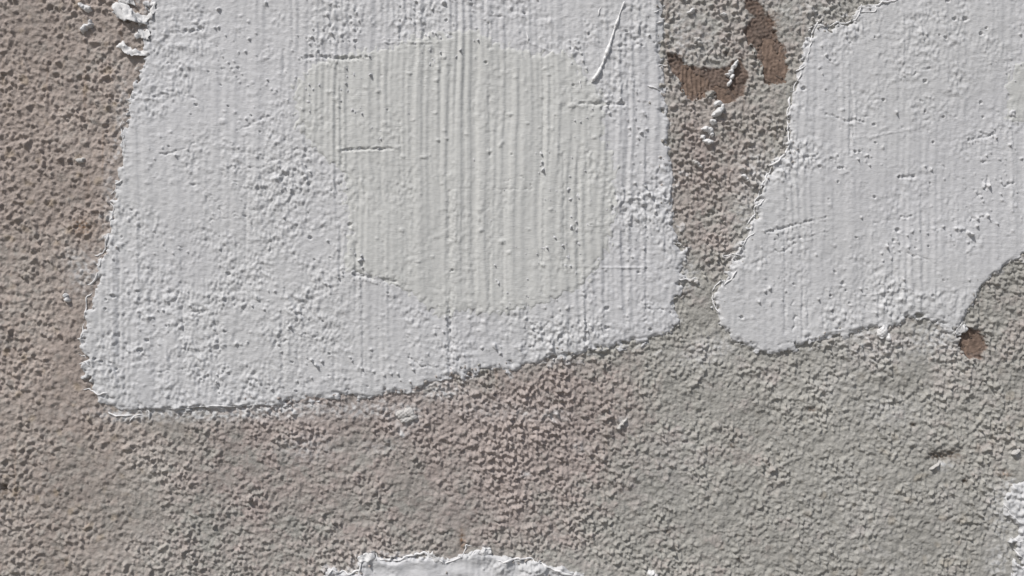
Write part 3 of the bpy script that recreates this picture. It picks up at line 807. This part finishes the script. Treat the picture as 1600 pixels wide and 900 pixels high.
# ------------------------------------------------------------------ curled flakes (thin sheets with real thickness)
def flake(name, upper, lower, hu, hl, parent, thick=1.0, arch=0.8, nu=22, nv=9, seed=5, mat=None):
    """sheet between two outlines; hu / hl: lift of the two edges over the surface"""
    r_ = np.random.default_rng(seed)
    U = np.array(upper, float); L = np.array(lower, float)
    t = np.linspace(0, 1, nu)

    def at(P):
        s_ = np.concatenate([[0], np.cumsum(np.hypot(*np.diff(P, axis=0).T))]); s_ /= s_[-1]
        return np.interp(t, s_, P[:, 0]), np.interp(t, s_, P[:, 1])
    ux, uy = at(U); lx, ly = at(L)
    hu_ = np.interp(t, np.linspace(0, 1, len(hu)), hu); hl_ = np.interp(t, np.linspace(0, 1, len(hl)), hl)
    v = np.linspace(0, 1, nv)[:, None]
    x = ux * (1 - v) + lx * v; y = uy * (1 - v) + ly * v
    x += 1.1 * sample(lump, x * 1.3 + 90, y * 1.3); y += 1.1 * sample(lump, x * 1.3, y * 1.3 + 70)
    b = sample(blur_top, x, y)
    h = b + 0.8 * (hu_ * (1 - v) + hl_ * v) + arch * np.sin(math.pi * v) + 0.9 * sample(lump, x * 0.8, y * 0.8) + 0.5 * sample(lumpf, x, y)
    front = world_co(x, y, h).reshape(-1, 3)
    edge = np.ones(x.shape); edge[0] = edge[-1] = 0.35; edge[:, 0] = edge[:, -1] = 0.35
    back = world_co(x, y, h - thick * edge).reshape(-1, 3)
    n = nu * nv
    idx = np.arange(n).reshape(nv, nu)
    f = np.stack([idx[:-1, :-1], idx[1:, :-1], idx[1:, 1:], idx[:-1, 1:]], -1).reshape(-1, 4)
    bk = f[:, ::-1] + n
    loop = np.concatenate([idx[0, :-1], idx[:-1, -1], idx[-1, :0:-1], idx[:0:-1, 0]])
    nxt = np.roll(loop, -1)
    side = np.stack([loop, nxt, nxt + n, loop + n], -1)
    return link(name, make_mesh(name, np.concatenate([front, back]), np.concatenate([f, bk, side])), mat or M_CRUMB, parent)


blur_top = blur(np.clip(TOP, -6, 12), 3.0)
flake('curled_flake', [(174, 8), (184, 3), (195, 5), (205, 12), (213, 20), (228, 26)], [(181, 27), (187, 30), (194, 33), (206, 34), (216, 37), (232, 39)],
      (6, 5, 5, 4, 1.5), (4, 9, 11, 8, 1), fp_main, seed=1)
flake('curled_flake', [(186, 68), (193, 65), (199, 71), (207, 76), (214, 79), (232, 80)], [(183, 76), (190, 78), (197, 84), (207, 89), (218, 87), (233, 88)],
      (5, 6, 5, 3, 0.5), (7, 10, 10, 6, 0.5), fp_main, seed=2)
flake('curled_flake', [(210, 54), (216, 46), (224, 46), (234, 48)], [(212, 60), (220, 60), (228, 62), (236, 64)], (3, 3, 2, 1), (3, 4, 3, 1), fp_main, seed=3)
flake('curled_flake', [(180, -6), (190, -4), (206, -6)], [(190, 8), (204, 6), (214, 10)], (4, 4, 3), (3, 4, 2), fp_main, seed=13)
flake('curled_flake', [(212, 34), (222, 30), (234, 20), (236, 4)], [(216, 40), (226, 37), (240, 28), (244, 4)], (1.5, 2, 2, 1), (3, 3, 2, 0), fp_main, seed=14)
flake('curled_flake', [(1372, 514), (1380, 508), (1386, 512)], [(1370, 526), (1380, 530), (1388, 524)], (3, 4, 3), (3, 5, 3), fp_right, seed=15)
flake('curled_flake', [(558, 872), (570, 864), (584, 864)], [(564, 878), (574, 878), (588, 876)], (5, 6, 3), (2, 2, 1), fp_bottom, seed=16)
flake('curled_flake', [(664, 864), (676, 862), (686, 872)], [(668, 874), (678, 878), (690, 882)], (4, 6, 3), (1, 1, 1), fp_bottom, seed=17)
flake('curled_flake', [(750, 858), (758, 855), (768, 862)], [(744, 866), (756, 868), (766, 868)], (5, 6, 3), (1, 2, 1), fp_bottom, seed=18)
flake('curled_flake', [(1498, 508), (1502, 503), (1508, 510)], [(1492, 520), (1500, 521), (1507, 519)], (3, 5, 4), (1, 2, 3), fp_right, seed=19)

# ------------------------------------------------------------------ loose crumbs of filler stuck on the stucco, one by one
def crumb(label, lumps_, seed, mat=None):
    """crumb of dried filler: union of small lumps (px, py, rx, ry, angle, height) rising out of the stucco"""
    r_ = np.random.default_rng(seed)
    x0 = min(l[0] - 1.5 * max(l[2], l[3]) for l in lumps_) - 2; x1 = max(l[0] + 1.5 * max(l[2], l[3]) for l in lumps_) + 2
    y0 = min(l[1] - 1.5 * max(l[2], l[3]) for l in lumps_) - 2; y1 = max(l[1] + 1.5 * max(l[2], l[3]) for l in lumps_) + 2
    g = 0.7
    x, y = np.meshgrid(np.arange(x0, x1, g), np.arange(y0, y1, g))
    b = sample(blur_top, x, y)
    wx = 0.9 * np.sin(x * 0.55 + r_.uniform(0, 6)) * np.sin(y * 0.6 + r_.uniform(0, 6)); wy = 0.9 * np.sin(x * 0.62 + r_.uniform(0, 6)) * np.sin(y * 0.5 + r_.uniform(0, 6))
    h = np.full(x.shape, -9.0)
    for (cx, cy, rx, ry, an, hg) in lumps_:
        rx, ry = rx * 1.2, ry * 1.2
        c, s_ = math.cos(math.radians(an)), math.sin(math.radians(an))
        dx, dy = x + wx - cx, y + wy - cy
        rr = ((dx * c + dy * s_) / rx) ** 2 + ((-dx * s_ + dy * c) / ry) ** 2
        h = np.maximum(h, np.where(rr < 1, hg * np.sqrt(np.clip(1 - rr, 0, 1)) ** 0.8, -3.2 * (np.sqrt(rr) - 1) * min(rx, ry)))
    h += 0.35 * np.sin(x * 0.9 + seed) * np.cos(y * 1.1 + seed)
    top = b + 1.25 * h + 1.2
    me = field_mesh('filler_crumb', x, y, top, h > -5.0)
    cx = sum(l[0] for l in lumps_) / len(lumps_); cy = sum(l[1] for l in lumps_) / len(lumps_)
    hh = float(sample(blur_top, cx, cy))
    o = link('filler_crumb', me, mat or M_CRUMB)
    loc = Vector(((cx - 800) * S, -hh * S, ZC + (450 - cy) * S))
    n = len(me.vertices)
    co = np.empty(n * 3, np.float32); me.vertices.foreach_get('co', co)
    co = co.reshape(-1, 3) - np.array(loc, np.float32)
    me.vertices.foreach_set('co', co.ravel())
    me.update()
    o.location = loc
    o['label'] = label
    o['category'] = 'filler crumb'
    o['group'] = 'white filler crumbs stuck on the stucco'
    return o


crumb('long white splinter of filler lying over the brown bare spot', [(1149, 101, 8, 2.6, -58, 6), (1144, 111, 3.5, 3, -40, 4), (1138, 116, 3, 2.4, 0, 4), (1145, 119, 4, 2.6, -55, 4), (1141, 129, 5, 2, -60, 4)], 1)
crumb('white crumb with a curled head just below the brown bare spot', [(1124, 160, 4.5, 3, 0, 7), (1129, 167, 4, 3, 80, 7), (1123, 174, 7, 4.5, -45, 8), (1117, 178, 4, 3, -30, 5), (1119, 162, 2.4, 4, 10, 5)], 2)
crumb('small white crumb directly under the curled crumb', [(1115, 190, 4.5, 3.4, 20, 5)], 3)
crumb('jagged white crumb third down in the column of crumbs', [(1103, 201, 6, 3, -15, 5), (1110, 203, 5, 4, 30, 4.5), (1113, 210, 3, 2.4, 0, 4)], 4)
crumb('flat white crumb lowest in the column of crumbs', [(1099, 214, 3.5, 3, 0, 4), (1107, 221, 7, 3.6, 10, 5)], 5)
crumb('pale crumb alone in the stucco strip between the two upper patches', [(1089, 255, 5, 3, 35, 4), (1094, 260, 3.4, 2.4, 40, 3.5)], 6, M_OLD)
crumb('tiny white crumb near the left rim of the upper right patch', [(1163, 275, 3.6, 2.6, 30, 4.5), (1168, 279, 2.4, 1.8, 30, 3)], 7)
crumb('white crumb high in the stucco strip beside the large patch', [(1082, 16, 4, 3, -50, 4.5), (1077, 19, 3.5, 1.6, -15, 3)], 8)
crumb('thin white crumb at the top of the stucco strip', [(1132, 22, 4.5, 1.8, 10, 3.5)], 9)
crumb('ring shaped pale crumb in the upper stucco strip', [(1088, 62, 3, 4, 0, 4), (1094, 67, 4, 3, 30, 4), (1092, 60, 3, 2, 0, 3)], 10, M_OLD)
crumb('white crumb at upper left with a shadow below it', [(128, 10, 6, 3.2, 40, 5), (136, 13, 6, 4.5, 10, 4)], 11)
crumb('bent white crumb lower of the two at upper left', [(131, 44, 3.4, 6, 30, 5), (138, 40, 6, 3, -20, 5), (140, 33, 1.6, 3, 20, 3)], 12)
crumb('small white crumb left of the large patch near its lower left side', [(102, 462, 3, 2.6, 0, 4), (104, 468, 3.6, 3, 30, 4)], 13)
crumb('pale crumb alone on the brown stucco far from the left rim of the large patch', [(125, 251, 5, 3.4, 10, 4), (130, 249, 3, 2.4, 0, 3)], 14, M_OLD)
crumb('flat pale grey crumb just under the lower edge of the large patch', [(628, 648, 8, 6, 10, 3.6), (640, 644, 7, 5, 30, 3.6), (634, 656, 8, 4, -5, 3.4), (646, 652, 5, 4, 0, 3)], 15, M_OLD)
crumb('pale grey splinter on the stucco right of centre below the large patch', [(974, 661, 7, 2.2, -45, 4.5), (968, 668, 4, 2.2, -60, 3.5)], 17, M_OLD)
crumb('round white crumb at the bottom edge right of the bottom patch', [(1018, 897, 5, 4, 0, 5), (1024, 900, 4, 3, 0, 4)], 19)
crumb('pale grey splinter beside the dark hole at lower right', [(1465, 727, 6, 1.7, -30, 3.6), (1458, 732, 3.5, 1.4, -35, 3)], 20, M_OLD)
crumb('short pale grey splinter near the right edge above the corner patch', [(1588, 707, 6, 2.2, -35, 4.5)], 21, M_OLD)
crumb('cream crumb in the ragged lower edge of the upper right patch', [(1378, 520, 6, 7, 20, 4.5), (1388, 527, 3, 5, 10, 4)], 22)
crumb('pale grey crumb between the two upper patches at the narrow gap', [(1088, 441, 3.6, 3, 10, 3.4), (1081, 438, 4.5, 2.2, -10, 3)], 24, M_OLD)

# ------------------------------------------------------------------ ground in front of the wall
gm = mat_mineral('paving', 0.9, 0.2, 12.0, 3.0, 0.15, base=(0.22, 0.21, 0.195))
gx, gy = np.meshgrid(np.linspace(-40, 40, 33), np.linspace(-60, 0.4, 33))
gz = np.zeros_like(gx)
gv = np.stack([gx, gy, gz], -1).reshape(-1, 3)
gi = np.arange(33 * 33).reshape(33, 33)
gq = np.stack([gi[:-1, :-1], gi[:-1, 1:], gi[1:, 1:], gi[1:, :-1]], -1).reshape(-1, 4)
go = link('ground', make_mesh('ground', gv, gq), gm)
go['kind'] = 'structure'
